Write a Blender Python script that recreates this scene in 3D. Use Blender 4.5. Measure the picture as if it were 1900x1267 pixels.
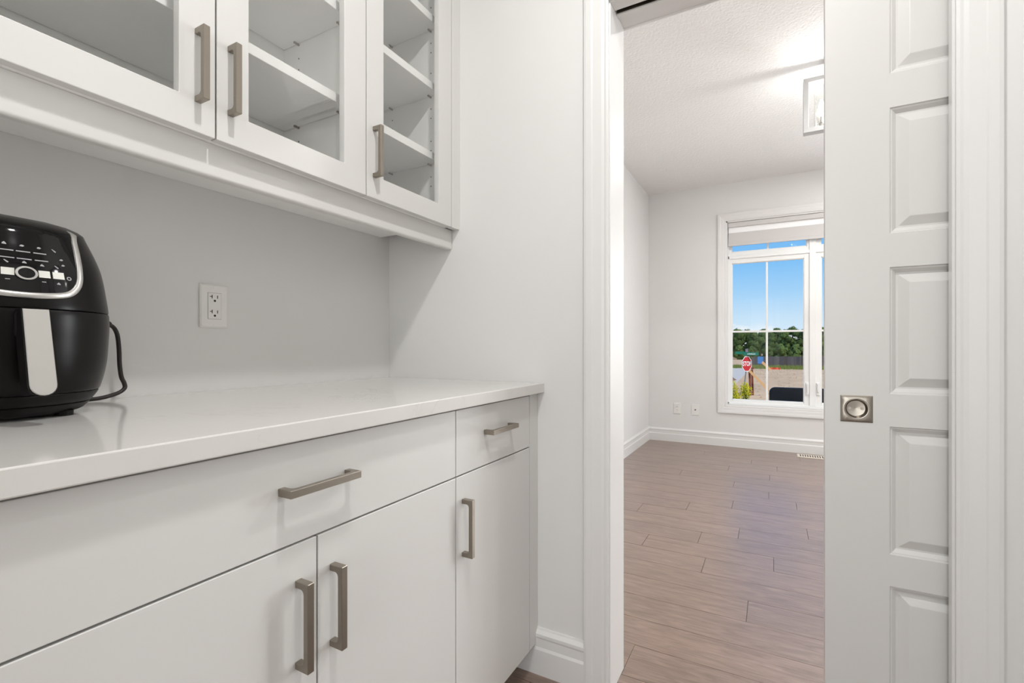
import bpy, bmesh, math, random
from mathutils import Vector, Matrix
random.seed(7)
PI = math.pi
scn = bpy.context.scene
for o in list(bpy.data.objects): bpy.data.objects.remove(o)
C = scn.collection

def lin(c):
    c = c / 255.0
    return c / 12.92 if c <= 0.04045 else ((c + 0.055) / 1.055) ** 2.4
def rgb(r, g, b): return (lin(r), lin(g), lin(b), 1.0)

# ------------------------------------------------------------------ camera
cd = bpy.data.cameras.new('camera'); cam = bpy.data.objects.new('camera', cd); C.objects.link(cam)
cam.location = (-1.3688, -1.2775, 1.0272)
cam.rotation_euler = (PI / 2, 0, 0.4990 - PI / 2)
cd.sensor_width = 36.0; cd.sensor_fit = 'HORIZONTAL'; cd.lens = 36.0 * 885.83 / 1900.0
cd.shift_y = (643.62 - 633.5) / 1900.0
cd.clip_start = 0.02; cd.clip_end = 1000
scn.camera = cam

# ------------------------------------------------------------------ view
vs = scn.view_settings
vs.view_transform = 'Standard'; vs.look = 'None'; vs.gamma = 1.0; vs.use_curve_mapping = False
vs.exposure = 0.0

# ------------------------------------------------------------------ sky
w = bpy.data.worlds.new('sky'); scn.world = w; w.use_nodes = True
nt = w.node_tree; nt.nodes.clear(); N = nt.nodes.new; L = nt.links.new
tc = N('ShaderNodeTexCoord'); sep = N('ShaderNodeSeparateXYZ'); L(tc.outputs['Generated'], sep.inputs[0])
ramp = N('ShaderNodeValToRGB'); L(sep.outputs['Z'], ramp.inputs[0])
el = ramp.color_ramp.elements
el[0].position = 0.0; el[0].color = rgb(228, 242, 252)
el[1].position = 1.0; el[1].color = rgb(70, 130, 205)
e = el.new(0.05); e.color = rgb(205, 231, 251)
e = el.new(0.10); e.color = rgb(168, 214, 251)
e = el.new(0.155); e.color = rgb(132, 197, 250)
e = el.new(0.30); e.color = rgb(100, 170, 238)
mp = N('ShaderNodeMapping'); mp.inputs['Scale'].default_value = (9, 9, 26); L(tc.outputs['Generated'], mp.inputs[0])
ns = N('ShaderNodeTexNoise'); ns.inputs['Scale'].default_value = 1.6; ns.inputs['Detail'].default_value = 8; ns.inputs['Roughness'].default_value = 0.55
L(mp.outputs[0], ns.inputs['Vector'])
band = N('ShaderNodeMapRange'); band.inputs['From Min'].default_value = 0.075; band.inputs['From Max'].default_value = 0.02
band.inputs['To Min'].default_value = -0.45; band.inputs['To Max'].default_value = 0.12; L(sep.outputs['Z'], band.inputs[0])
add = N('ShaderNodeMath'); add.operation = 'ADD'; L(ns.outputs[0], add.inputs[0]); L(band.outputs[0], add.inputs[1])
cr = N('ShaderNodeMapRange'); cr.inputs['From Min'].default_value = 0.46; cr.inputs['From Max'].default_value = 0.60; L(add.outputs[0], cr.inputs[0])
mix = N('ShaderNodeMix'); mix.data_type = 'RGBA'; L(cr.outputs[0], mix.inputs[0]); L(ramp.outputs[0], mix.inputs[6]); mix.inputs[7].default_value = rgb(248, 250, 252)
bg = N('ShaderNodeBackground'); bg.inputs['Strength'].default_value = 1.0; L(mix.outputs[2], bg.inputs[0])
wo = N('ShaderNodeOutputWorld'); L(bg.outputs[0], wo.inputs[0])

# ------------------------------------------------------------------ sun (outdoors only: it shines along the house, not into the window)
sd = bpy.data.lights.new('sun', 'SUN'); sd.energy = 3.4; sd.angle = 0.01; sd.color = (1, 0.94, 0.84)
so = bpy.data.objects.new('sun', sd); C.objects.link(so); so.location = (-20, -30, 40)
so.rotation_euler = Vector((-0.45, -0.52, 0.73)).to_track_quat('Z', 'Y').to_euler()

# added fill lamps in made-up windows behind the camera and in the far room
def area(name, loc, dirv, sx, sy, energy, col=(1, 1, 1)):
    ld = bpy.data.lights.new(name, 'AREA'); ld.shape = 'RECTANGLE'; ld.size = sx; ld.size_y = sy; ld.energy = energy; ld.color = col
    o = bpy.data.objects.new(name, ld); C.objects.link(o); o.location = loc
    o.rotation_euler = (-Vector(dirv)).to_track_quat('Z', 'Y').to_euler(); return o
FILL_REAR = 33
FILL_FAR = 135
POT = 18
POT_FILL = 2.5
LANTERN = 9.5
FAR_POT_FILL = 20
area('fill_rear_window', (-4.10, -1.325, 1.30), (1, 0, 0), 1.05, 1.9, FILL_REAR, (1, 0.995, 0.985))  # added fill from behind the camera, no known source there
area('fill_far_window', (4.17, -3.55, 1.38), (-1, 0, 0), 1.2, 1.7, FILL_FAR, (0.97, 0.985, 1))  # added fill that brightens the far room from out of view

# ------------------------------------------------------------------ materials
def mat(name, col, rough=0.5, metal=0.0, spec=0.5, var=0.03, scale=6.0, stretch=(1, 1, 1), bump=0.0, bscale=80.0, bdist=0.001, coat=0.0, rnd=0.0, emit=None, estr=0.0):
    m = bpy.data.materials.new(name); m.use_nodes = True; t = m.node_tree
    p = t.nodes['Principled BSDF']; n = t.nodes.new; l = t.links.new
    p.inputs['Roughness'].default_value = rough; p.inputs['Metallic'].default_value = metal
    p.inputs['Specular IOR Level'].default_value = spec; p.inputs['Coat Weight'].default_value = coat; p.inputs['Coat Roughness'].default_value = 0.08
    tcn = n('ShaderNodeTexCoord'); mpn = n('ShaderNodeMapping'); mpn.inputs['Scale'].default_value = stretch; l(tcn.outputs['Object'], mpn.inputs[0])
    nz = n('ShaderNodeTexNoise'); nz.inputs['Scale'].default_value = scale; nz.inputs['Detail'].default_value = 4; l(mpn.outputs[0], nz.inputs['Vector'])
    mr = n('ShaderNodeMapRange'); mr.inputs['To Min'].default_value = 1 - var; mr.inputs['To Max'].default_value = 1 + var; l(nz.outputs[0], mr.inputs[0])
    src = mr.outputs[0]
    if rnd:
        oi = n('ShaderNodeObjectInfo'); m2 = n('ShaderNodeMapRange'); m2.inputs['To Min'].default_value = 1 - rnd; m2.inputs['To Max'].default_value = 1 + rnd
        l(oi.outputs['Random'], m2.inputs[0]); mu = n('ShaderNodeMath'); mu.operation = 'MULTIPLY'; l(src, mu.inputs[0]); l(m2.outputs[0], mu.inputs[1]); src = mu.outputs[0]
    vm = n('ShaderNodeVectorMath'); vm.operation = 'SCALE'; vm.inputs[0].default_value = col[:3]; l(src, vm.inputs['Scale'])
    l(vm.outputs[0], p.inputs['Base Color'])
    if bump:
        nb = n('ShaderNodeTexNoise'); nb.inputs['Scale'].default_value = bscale; nb.inputs['Detail'].default_value = 3; l(mpn.outputs[0], nb.inputs['Vector'])
        b = n('ShaderNodeBump'); b.inputs['Strength'].default_value = bump; b.inputs['Distance'].default_value = bdist; l(nb.outputs[0], b.inputs['Height']); l(b.outputs[0], p.inputs['Normal'])
    if emit:
        p.inputs['Emission Color'].default_value = emit; p.inputs['Emission Strength'].default_value = estr
    return m

def glass_mat(name, tint=(1, 1, 1, 1), refl=1.0):
    m = bpy.data.materials.new(name); m.use_nodes = True; t = m.node_tree; t.nodes.clear(); n = t.nodes.new; l = t.links.new
    tr = n('ShaderNodeBsdfTransparent'); nz = n('ShaderNodeTexNoise'); nz.inputs['Scale'].default_value = 2.0
    mr = n('ShaderNodeMapRange'); mr.inputs['To Min'].default_value = 0.985; mr.inputs['To Max'].default_value = 1.0; l(nz.outputs[0], mr.inputs[0])
    vm = n('ShaderNodeVectorMath'); vm.operation = 'SCALE'; vm.inputs[0].default_value = tint[:3]; l(mr.outputs[0], vm.inputs['Scale']); l(vm.outputs[0], tr.inputs[0])
    gl = n('ShaderNodeBsdfGlossy'); gl.inputs['Roughness'].default_value = 0.02
    fr = n('ShaderNodeFresnel'); fr.inputs['IOR'].default_value = 1.45
    mu = n('ShaderNodeMath'); mu.operation = 'MULTIPLY'; mu.inputs[1].default_value = refl; l(fr.outputs[0], mu.inputs[0])
    mx = n('ShaderNodeMixShader'); l(mu.outputs[0], mx.inputs[0]); l(tr.outputs[0], mx.inputs[1]); l(gl.outputs[0], mx.inputs[2])
    ou = n('ShaderNodeOutputMaterial'); l(mx.outputs[0], ou.inputs[0]); return m

def wood_mat(name, dark, light, rough):
    m = bpy.data.materials.new(name); m.use_nodes = True; t = m.node_tree; p = t.nodes['Principled BSDF']; n = t.nodes.new; l = t.links.new
    tcn = n('ShaderNodeTexCoord'); oi = n('ShaderNodeObjectInfo')
    av = n('ShaderNodeVectorMath'); av.operation = 'MULTIPLY_ADD'; l(oi.outputs['Random'], av.inputs[0]); av.inputs[1].default_value = (37, 53, 11); l(tcn.outputs['Object'], av.inputs[2])
    mpn = n('ShaderNodeMapping'); mpn.inputs['Scale'].default_value = (30, 4.0, 8); l(av.outputs[0], mpn.inputs[0])
    nz = n('ShaderNodeTexNoise'); nz.inputs['Scale'].default_value = 1.6; nz.inputs['Detail'].default_value = 7; nz.inputs['Roughness'].default_value = 0.62; nz.inputs['Distortion'].default_value = 0.9; l(mpn.outputs[0], nz.inputs['Vector'])
    mp2 = n('ShaderNodeMapping'); mp2.inputs['Scale'].default_value = (120, 5, 20); l(av.outputs[0], mp2.inputs[0])
    nf = n('ShaderNodeTexNoise'); nf.inputs['Scale'].default_value = 2.0; nf.inputs['Detail'].default_value = 4; l(mp2.outputs[0], nf.inputs['Vector'])
    rp = n('ShaderNodeValToRGB'); rp.color_ramp.elements[0].position = 0.30; rp.color_ramp.elements[0].color = dark; rp.color_ramp.elements[1].position = 0.72; rp.color_ramp.elements[1].color = light
    l(nz.outputs[0], rp.inputs[0])
    m2 = n('ShaderNodeMapRange'); m2.inputs['To Min'].default_value = 0.92; m2.inputs['To Max'].default_value = 1.07; l(oi.outputs['Random'], m2.inputs[0])
    m3 = n('ShaderNodeMapRange'); m3.inputs['From Min'].default_value = 0.35; m3.inputs['From Max'].default_value = 0.6; m3.inputs['To Min'].default_value = 0.82; m3.inputs['To Max'].default_value = 1.04; l(nf.outputs[0], m3.inputs[0])
    mu = n('ShaderNodeMath'); mu.operation = 'MULTIPLY'; l(m2.outputs[0], mu.inputs[0]); l(m3.outputs[0], mu.inputs[1])
    vm = n('ShaderNodeVectorMath'); vm.operation = 'SCALE'; l(rp.outputs[0], vm.inputs[0]); l(mu.outputs[0], vm.inputs['Scale']); l(vm.outputs[0], p.inputs['Base Color'])
    p.inputs['Roughness'].default_value = rough; p.inputs['Specular IOR Level'].default_value = 0.8; p.inputs['Coat Weight'].default_value = 0.6; p.inputs['Coat IOR'].default_value = 1.6; p.inputs['Coat Roughness'].default_value = 0.30
    b = n('ShaderNodeBump'); b.inputs['Strength'].default_value = 0.25; b.inputs['Distance'].default_value = 0.0012; l(nf.outputs[0], b.inputs['Height']); l(b.outputs[0], p.inputs['Normal'])
    return m

def quartz_mat():
    m = mat('white_quartz', rgb(217, 215, 211), 0.10, spec=0.5, var=0.02, scale=9)
    t = m.node_tree; p = t.nodes['Principled BSDF']; n = t.nodes.new; l = t.links.new
    tcn = n('ShaderNodeTexCoord'); wv = n('ShaderNodeTexNoise'); wv.inputs['Scale'].default_value = 2.2; wv.inputs['Detail'].default_value = 9; wv.inputs['Roughness'].default_value = 0.65; wv.inputs['Distortion'].default_value = 1.6
    l(tcn.outputs['Object'], wv.inputs['Vector'])
    sb = n('ShaderNodeMath'); sb.operation = 'SUBTRACT'; sb.inputs[1].default_value = 0.5; l(wv.outputs[0], sb.inputs[0])
    ab = n('ShaderNodeMath'); ab.operation = 'ABSOLUTE'; l(sb.outputs[0], ab.inputs[0])
    mr = n('ShaderNodeMapRange'); mr.inputs['From Min'].default_value = 0.0; mr.inputs['From Max'].default_value = 0.012; mr.inputs['To Min'].default_value = 1.0; mr.inputs['To Max'].default_value = 0.0; l(ab.outputs[0], mr.inputs[0])
    big = n('ShaderNodeTexNoise'); big.inputs['Scale'].default_value = 3.1; l(tcn.outputs['Object'], big.inputs['Vector'])
    mb = n('ShaderNodeMapRange'); mb.inputs['From Min'].default_value = 0.52; mb.inputs['From Max'].default_value = 0.72; mb.inputs['To Max'].default_value = 0.32; l(big.outputs[0], mb.inputs[0])
    mu = n('ShaderNodeMath'); mu.operation = 'MULTIPLY'; l(mr.outputs[0], mu.inputs[0]); l(mb.outputs[0], mu.inputs[1])
    src = p.inputs['Base Color'].links[0].from_socket
    mx = n('ShaderNodeMix'); mx.data_type = 'RGBA'; l(mu.outputs[0], mx.inputs[0]); l(src, mx.inputs[6]); mx.inputs[7].default_value = rgb(178, 172, 166); l(mx.outputs[2], p.inputs['Base Color'])
    return m

M = dict(
    wall=mat('wall_paint', rgb(225, 224, 222), 0.62, var=0.012, bump=0.06, bscale=220, bdist=0.0006),
    ceil=mat('stippled_ceiling', rgb(241, 240, 238), 0.85, var=0.015, bump=0.9, bscale=70, bdist=0.006),
    trim=mat('trim_paint', rgb(226, 225, 223), 0.32, var=0.01),
    door=mat('door_paint', rgb(216, 215, 212), 0.34, var=0.01),
    cab=mat('cabinet_lacquer', rgb(216, 215, 212), 0.38, var=0.008),
    cabin=mat('cabinet_melamine', rgb(246, 245, 243), 0.45, var=0.012, scale=3, stretch=(1, 8, 8)),
    quartz=quartz_mat(),
    nickel=mat('brushed_nickel', rgb(154, 146, 135), 0.36, metal=1.0, var=0.05, scale=60, stretch=(1, 1, 14), bump=0.05, bscale=300),
    steel=mat('satin_steel', rgb(158, 151, 141), 0.30, metal=1.0, var=0.06, scale=40),
    chrome=mat('polished_nickel', rgb(205, 203, 199), 0.18, metal=1.0, var=0.02),
    greymetal=mat('lantern_grey_metal', rgb(196, 196, 195), 0.45, metal=0.3, var=0.03),
    slot=mat('dark_slot', rgb(30, 28, 26), 0.6),
    track=mat('track_aluminium', rgb(120, 112, 102), 0.35, metal=0.8, var=0.04),
    plastic=mat('white_plastic', rgb(232, 231, 227), 0.28, var=0.01),
    black=mat('black_gloss_plastic', rgb(15, 13, 12), 0.28, var=0.1, spec=0.15),
    blackm=mat('black_satin_plastic', rgb(17, 15, 14), 0.42, var=0.1, spec=0.16),
    panel=mat('black_glass_panel', rgb(8, 8, 9), 0.07, var=0.1, spec=0.3),
    silver=mat('silver_trim', rgb(186, 184, 180), 0.30, metal=0.7, var=0.03),
    handle=mat('handle_silver', rgb(172, 169, 164), 0.45, metal=0.2, var=0.04, scale=30),
    button=mat('button_white', rgb(214, 214, 206), 0.4, var=0.03),
    icon=mat('printed_icons', rgb(150, 150, 150), 0.5, var=0.2, scale=200),
    cord=mat('black_cord', rgb(28, 22, 19), 0.5, var=0.08),
    glass=glass_mat('cabinet_glass', (0.99, 0.995, 0.99, 1), 0.15),
    wglass=glass_mat('window_glass', (0.99, 0.995, 0.995, 1), 0.07),
    vinyl=mat('white_vinyl', rgb(238, 238, 236), 0.35, var=0.01),
    bulb=mat('lit_bulb', rgb(255, 250, 240), 0.3, emit=(1, 0.96, 0.9, 1), estr=14),
    lens=mat('lit_lens', rgb(255, 250, 240), 0.3, emit=(1, 0.97, 0.92, 1), estr=6),
    shade=mat('grey_shade_fabric', rgb(206, 203, 201), 0.8, var=0.03, scale=120, bump=0.2, bscale=500),
    wood=wood_mat('oak_floor_boards', rgb(108, 86, 73), rgb(152, 127, 112), 0.36),
    sub=mat('dark_subfloor', rgb(52, 40, 34), 0.7, var=0.1),
    soil=mat('bare_soil', rgb(208, 177, 144), 0.95, spec=0.03, var=0.26, scale=0.9, stretch=(0.35, 1, 1), bump=0.5, bscale=2.0, bdist=0.05),
    road=mat('pale_asphalt', rgb(204, 194, 184), 0.9, spec=0.03, var=0.05, scale=2),
    pave=mat('pale_concrete', rgb(222, 218, 208), 0.9, spec=0.03, var=0.06, scale=3),
    grass=mat('field_grass', rgb(122, 134, 72), 0.9, spec=0.03, var=0.35, scale=4),
    fence=mat('silt_fence_cloth', rgb(98, 94, 94), 0.8, spec=0.03, var=0.10, scale=1.5),
    stake=mat('weathered_stake', rgb(120, 100, 82), 0.8, var=0.1, rnd=0.1),
    lumber=mat('new_lumber', rgb(226, 178, 122), 0.7, var=0.12, scale=5, stretch=(1, 8, 8)),
    post=mat('rust_brown_post', rgb(128, 66, 42), 0.7, var=0.12),
    spost=mat('galvanised_post', rgb(140, 132, 138), 0.5, metal=0.4, var=0.05),
    red=mat('sign_red', rgb(196, 32, 36), 0.5, var=0.03),
    white=mat('sign_white', rgb(240, 240, 236), 0.5, var=0.02),
    green=mat('sign_green', rgb(20, 120, 92), 0.5, var=0.03),
    blue=mat('sign_blue', rgb(70, 130, 190), 0.5, var=0.05),
    orange=mat('orange_netting', rgb(228, 92, 56), 0.7, var=0.1),
    leaf=mat('tree_foliage', rgb(92, 112, 62), 0.8, spec=0.03, var=0.45, scale=0.9, rnd=0.25),
    leafy=mat('goldenrod_leaf', rgb(104, 124, 52), 0.7, spec=0.03, var=0.25, scale=6),
    flower=mat('goldenrod_flower', rgb(212, 204, 48), 0.7, spec=0.03, var=0.15, scale=20),
    trunk=mat('tree_bark', rgb(84, 70, 58), 0.9, var=0.2),
    wicker=mat('black_wicker', rgb(22, 22, 24), 0.55, var=0.25, scale=60, stretch=(1, 1, 6), bump=0.6, bscale=90, bdist=0.004),
    deck=mat('porch_concrete', rgb(190, 186, 180), 0.9, var=0.06),
)

# ------------------------------------------------------------------ mesh helpers
ORG = {}
class MB:
    def __init__(s): s.v = []; s.f = []
    def add(s, vs_, fs): b = len(s.v); s.v += [tuple(p) for p in vs_]; s.f += [tuple(i + b for i in f) for f in fs]; return s
    def box(s, x0, x1, y0, y1, z0, z1):
        x0, x1 = min(x0, x1), max(x0, x1); y0, y1 = min(y0, y1), max(y0, y1); z0, z1 = min(z0, z1), max(z0, z1)
        return s.add([(x0, y0, z0), (x1, y0, z0), (x1, y1, z0), (x0, y1, z0), (x0, y0, z1), (x1, y0, z1), (x1, y1, z1), (x0, y1, z1)],
                     [(3, 2, 1, 0), (4, 5, 6, 7), (0, 1, 5, 4), (1, 2, 6, 5), (2, 3, 7, 6), (3, 0, 4, 7)])
    def loft(s, rings, caps=True, closed=True):
        n = len(rings[0]); b = len(s.v)
        for r in rings: s.v += [tuple(p) for p in r]
        for i in range(len(rings) - 1):
            for j in range(n if closed else n - 1):
                k = (j + 1) % n; s.f.append((b + i * n + j, b + i * n + k, b + (i + 1) * n + k, b + (i + 1) * n + j))
        if caps: s.f.append(tuple(b + j for j in reversed(range(n)))); s.f.append(tuple(b + (len(rings) - 1) * n + j for j in range(n)))
        return s
    def prism(s, prof, fn, a, c):          # prof: 2-D outline, fn(u, v, t) -> point
        return s.loft([[fn(u, v, a) for u, v in prof], [fn(u, v, c) for u, v in prof]])
    def tube(s, pts, r, n=10, caps=True):
        pts = [Vector(p) for p in pts]; rings = []; up = Vector((0, 0, 1)); prev = None
        for i, p in enumerate(pts):
            d = (pts[min(i + 1, len(pts) - 1)] - pts[max(i - 1, 0)]).normalized()
            if prev is None:
                a = d.cross(up)
                if a.length < 1e-3: a = d.cross(Vector((1, 0, 0)))
                a.normalize()
            else: a = (prev - d * prev.dot(d)).normalized()
            prev = a; b = d.cross(a); rr = r[i] if isinstance(r, (list, tuple)) else r
            rings.append([p + (a * math.cos(2 * PI * k / n) + b * math.sin(2 * PI * k / n)) * rr for k in range(n)])
        return s.loft(rings, caps)
    def lathe(s, prof, cx, cy, n=32, caps=True):   # prof: (r, z)
        return s.loft([[(cx + r * math.cos(2 * PI * k / n), cy + r * math.sin(2 * PI * k / n), z) for k in range(n)] for r, z in prof], caps)
    def build(s, name, m, parent=None, bevel=0.0, seg=2, smooth=False, origin=None):
        if parent is not None: org = ORG[parent.name]
        else: org = Vector(origin) if origin is not None else Vector((0, 0, 0))
        bm = bmesh.new(); vv = [bm.verts.new(Vector(p) - org) for p in s.v]
        for f in s.f:
            try: bm.faces.new([vv[i] for i in f])
            except ValueError: pass
        bmesh.ops.recalc_face_normals(bm, faces=bm.faces[:])
        if bevel:
            ed = [e_ for e_ in bm.edges if len(e_.link_faces) == 2 and e_.calc_face_angle(0) > 0.5]
            bmesh.ops.bevel(bm, geom=ed, offset=bevel, segments=seg, profile=0.5, affect='EDGES', clamp_overlap=True)
        me = bpy.data.meshes.new(name); bm.to_mesh(me); bm.free()
        if smooth:
            for p in me.polygons: p.use_smooth = True
            try: me.set_sharp_from_angle(angle=math.radians(38))
            except Exception: pass
        return link(name, me, m, parent, org)
def link(name, me, m, parent=None, org=(0, 0, 0)):
    o = bpy.data.objects.new(name, me); C.objects.link(o)
    if m is not None:
        me.materials.clear(); me.materials.append(M[m] if isinstance(m, str) else m)
    if parent is not None: o.parent = parent; ORG[o.name] = ORG[parent.name]
    else: o.location = org; ORG[o.name] = Vector(org)
    return o
def thing(name, label, cat, loc=(0, 0, 0), group=None, kind=None):
    o = bpy.data.objects.new(name, None); C.objects.link(o); o.location = loc; o.empty_display_size = 0.1; ORG[o.name] = Vector(loc)
    return tag(o, label, cat, group, kind)
def tag(o, label=None, cat=None, group=None, kind=None):
    if label: o['label'] = label
    if cat: o['category'] = cat
    if group: o['group'] = group
    if kind: o['kind'] = kind
    return o
def struct(o, label, cat): return tag(o, label, cat, None, 'structure')
def box(*a): return MB().box(*a)

# ================================================================== STRUCTURE
CEIL = 2.72
# near room x -4..0, y -3..0 ; far room x 0.14..4.035, y -4.6..-0.0666
XF, YL, WT = 4.035, -0.0666, 0.14
OY0, OY1, OZ = -0.861, -1.620, 2.037       # doorway opening
struct(box(-4.0, 0.0, 0.0, 0.15, 0, CEIL).build('wall_left', 'wall'), 'light grey wall behind the countertop and wall cabinets', 'wall')
mb = MB().box(0, WT, OY0 + 0.019, 0.15, 0, CEIL).box(0, WT, OY1 - 0.75, OY0 + 0.019, OZ + 0.05, CEIL)
mb.box(0, 0.022, -2.42, OY1 - 0.012, 0, OZ + 0.05).box(0.085, WT, -2.42, OY1 - 0.012, 0, OZ + 0.05).box(0, WT, -4.75, -2.42, 0, CEIL)
struct(mb.build('wall_front', 'wall'), 'light grey wall with the sliding door opening', 'wall')
struct(box(-4.15, 0.0, -2.25, -2.1, 0, CEIL).build('wall_right', 'wall'), 'light grey wall opposite the countertop', 'wall')
mb = MB().box(-4.15, -4.0, -2.1, -1.9, 0, CEIL).box(-4.15, -4.0, -0.75, 0.15, 0, CEIL).box(-4.15, -4.0, -1.9, -0.75, 2.3, CEIL).box(-4.15, -4.0, -1.9, -0.75, 0, 0.3)
struct(mb.build('wall_rear', 'wall'), 'light grey wall behind the camera with an added window', 'wall')
WY0, WY1, WZ0, WZ1 = -0.857, -2.381, 0.422, 2.326     # far window opening
mb = MB().box(XF, XF + 0.17, WY0, 0.1, 0, CEIL).box(XF, XF + 0.17, WY1, WY0, 0, WZ0).box(XF, XF + 0.17, WY1, WY0, WZ1, CEIL)
mb.box(XF, XF + 0.17, -2.95, WY1, 0, CEIL).box(XF, XF + 0.17, -4.15, -2.95, 0, 0.5).box(XF, XF + 0.17, -4.15, -2.95, 2.25, CEIL).box(XF, XF + 0.17, -4.75, -4.15, 0, CEIL)
struct(mb.build('wall_far', 'wall'), 'pale grey far wall of the next room, around the window', 'wall')
struct(box(WT, XF, YL, YL + 0.16, 0, CEIL).build('wall_far_left', 'wall'), 'pale grey side wall of the next room, just past the door jamb', 'wall')
struct(box(WT, XF, -4.75, -4.6, 0, CEIL).build('wall_far_right', 'wall'), 'pale grey side wall of the next room behind the sliding door', 'wall')
struct(box(-4.15, 0.07, -3.15, 0.15, CEIL, CEIL + 0.12).build('ceiling', 'ceil'), 'white ceiling above the countertop', 'ceiling')
struct(box(0.07, XF + 0.17, -4.75, 0.15, CEIL, CEIL + 0.12).build('ceiling', 'ceil'), 'white stippled ceiling of the next room', 'ceiling')

struct(box(-7.6, -4.15, -6.5, 3.0, CEIL, CEIL + 0.12).build('added_sun_roof', 'trim'), 'added unseen roof keeping sun off the window behind the camera', 'roof')  # unseen roof added only to block sun from the rear window
# floor with separate boards
fl = struct(box(-4.15, XF + 0.17, -4.75, 0.15, -0.12, -0.012).build('floor', 'sub'), 'brown hardwood floor of wide boards in both rooms', 'floor')
PW = 0.1684; X0 = 0.28
known = {2: [-1.192], 3: [], 4: [-.993, -2.1], 5: [-1.284, -.684], 6: [-.934, -1.9], 7: [-1.116], 8: [-1.448, -.534], 9: [-.80, -2.0], 10: [-1.05], 11: [-1.415], 12: [-1.256], 13: [-1.025], 14: [-.62, -1.75], 15: [-1.26], 16: [-.953], 17: [-1.314], 18: [-1.115], 19: [-.7, -1.7], 20: [-1.5]}
def row_cuts(k, y0, y1):
    cuts = sorted(known.get(k, []), reverse=True)
    y = (cuts[-1] if cuts else y1 - random.uniform(0.2, 1.1))
    if not cuts: cuts = [y]
    while y - 1.9 > y0:
        y -= random.uniform(0.9, 1.7); cuts.append(y)
    y = cuts[0]
    while y1 - y > 1.7:
        y += random.uniform(0.8, 1.4)
        if y1 - y > 0.2: cuts.insert(0, y)
    return [c_ for c_ in cuts if y0 + 0.1 < c_ < y1 - 0.1]
plank_cache = {}
def plank(x0, x1, y0, y1):
    g = 0.0010; lx, ly = x1 - x0 - 2 * g, y1 - y0 - 2 * g; key = (round(lx, 4), round(ly, 3))
    if key not in plank_cache:
        bm = bmesh.new(); b = 0.0002
        q = [[(-lx / 2, -ly / 2, -0.012), (lx / 2, -ly / 2, -0.012), (lx / 2, ly / 2, -0.012), (-lx / 2, ly / 2, -0.012)],
             [(-lx / 2, -ly / 2, -b), (lx / 2, -ly / 2, -b), (lx / 2, ly / 2, -b), (-lx / 2, ly / 2, -b)],
             [(-lx / 2 + b, -ly / 2 + b, 0), (lx / 2 - b, -ly / 2 + b, 0), (lx / 2 - b, ly / 2 - b, 0), (-lx / 2 + b, ly / 2 - b, 0)]]
        V = [[bm.verts.new(p) for p in r] for r in q]
        for i in range(2):
            for j in range(4): bm.faces.new((V[i][j], V[i][(j + 1) % 4], V[i + 1][(j + 1) % 4], V[i + 1][j]))
        bm.faces.new(V[2])
        me = bpy.data.meshes.new('plank'); bm.to_mesh(me); bm.free(); me.materials.append(M['wood']); plank_cache[key] = me
    o = bpy.data.objects.new('plank', plank_cache[key]); C.objects.link(o); o.parent = fl
    o.location = ((x0 + x1) / 2, (y0 + y1) / 2, 0)
def lay(k0, k1, y0, y1, xmin, xmax):
    for k in range(k0, k1):
        a, b_ = max(X0 + k * PW, xmin), min(X0 + (k + 1) * PW, xmax)
        if b_ - a < 0.01: continue
        ys = [y1] + row_cuts(k, y0, y1) + [y0]
        for i in range(len(ys) - 1): plank(a, b_, ys[i + 1], ys[i])
lay(0, 23, -4.6, YL, X0, XF)
lay(-1, 0, OY1, OY0, -5, X0)                    # boards in the doorway
lay(-26, -1, -2.1, 0.0, -4.0, X0 - PW)
struct(MB().box(X0 - PW, X0, OY0, YL, -0.012, 0).box(X0 - PW, X0, -4.6, OY1, -0.012, 0).build('floor_edge', 'wood', fl), None, None)

# baseboards: stepped profile (d = distance out from wall, z)
BP = [(0, 0), (0.016, 0), (0.016, 0.078), (0.0125, 0.086), (0.0125, 0.112), (0.0145, 0.118), (0.0145, 0.127), (0.006, 0.137), (0.0045, 0.142), (0, 0.142)]
def base_x(name, xw, sgn, ya, yb, label): return struct(MB().prism(BP, lambda d, z, t: (xw + sgn * d, t, z), ya, yb).build(name, 'trim'), label, 'baseboard')
def base_y(name, yw, sgn, xa, xb, label): return struct(MB().prism(BP, lambda d, z, t: (t, yw + sgn * d, z), xa, xb).build(name, 'trim'), label, 'baseboard')
base_x('baseboard_front', 0, -1, -0.787, -0.555, 'white stepped baseboard between base cabinet and door casing')
base_x('baseboard_front', 0, -1, -2.1, -1.70, 'white baseboard right of the sliding door casing')
base_x('baseboard_far', XF, -1, -4.6, YL, 'white stepped baseboard below the far window')
base_y('baseboard_far_left', YL, -1, WT, XF, 'white stepped baseboard on the next room side wall')

# door jamb and casing
jm = struct(thing('trim_1', 'x', 'x'), 'white door jamb lining the sliding door opening', 'door jamb')
box(-0.002, WT + 0.002, OY0, OY0 + 0.019, 0, OZ + 0.019).build('side_jamb', 'trim', jm, 0.0015)
box(-0.002, 0.040, OY1 - 0.02, OY0, OZ, OZ + 0.02).build('head_jamb', 'trim', jm, 0.0012)
box(0.061, 0.082, OY1 - 0.02, OY0, OZ, OZ + 0.02).build('head_jamb', 'trim', jm, 0.0012)
box(0.082, WT + 0.002, OY1 - 0.02, OY0, OZ + 0.006, OZ + 0.02).build('head_stop', 'trim', jm, 0.001)
box(-0.002, 0.022, OY1 - 0.019, OY1, 0, OZ).build('split_jamb', 'trim', jm, 0.0015)
box(0.085, WT + 0.002, OY1 - 0.019, OY1, 0, OZ).build('split_jamb', 'trim', jm, 0.0015)
tr = tag(thing('sliding_track', 'dark metal sliding track recessed in the door head', 'track', (0.05, -1.6, OZ)))
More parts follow.
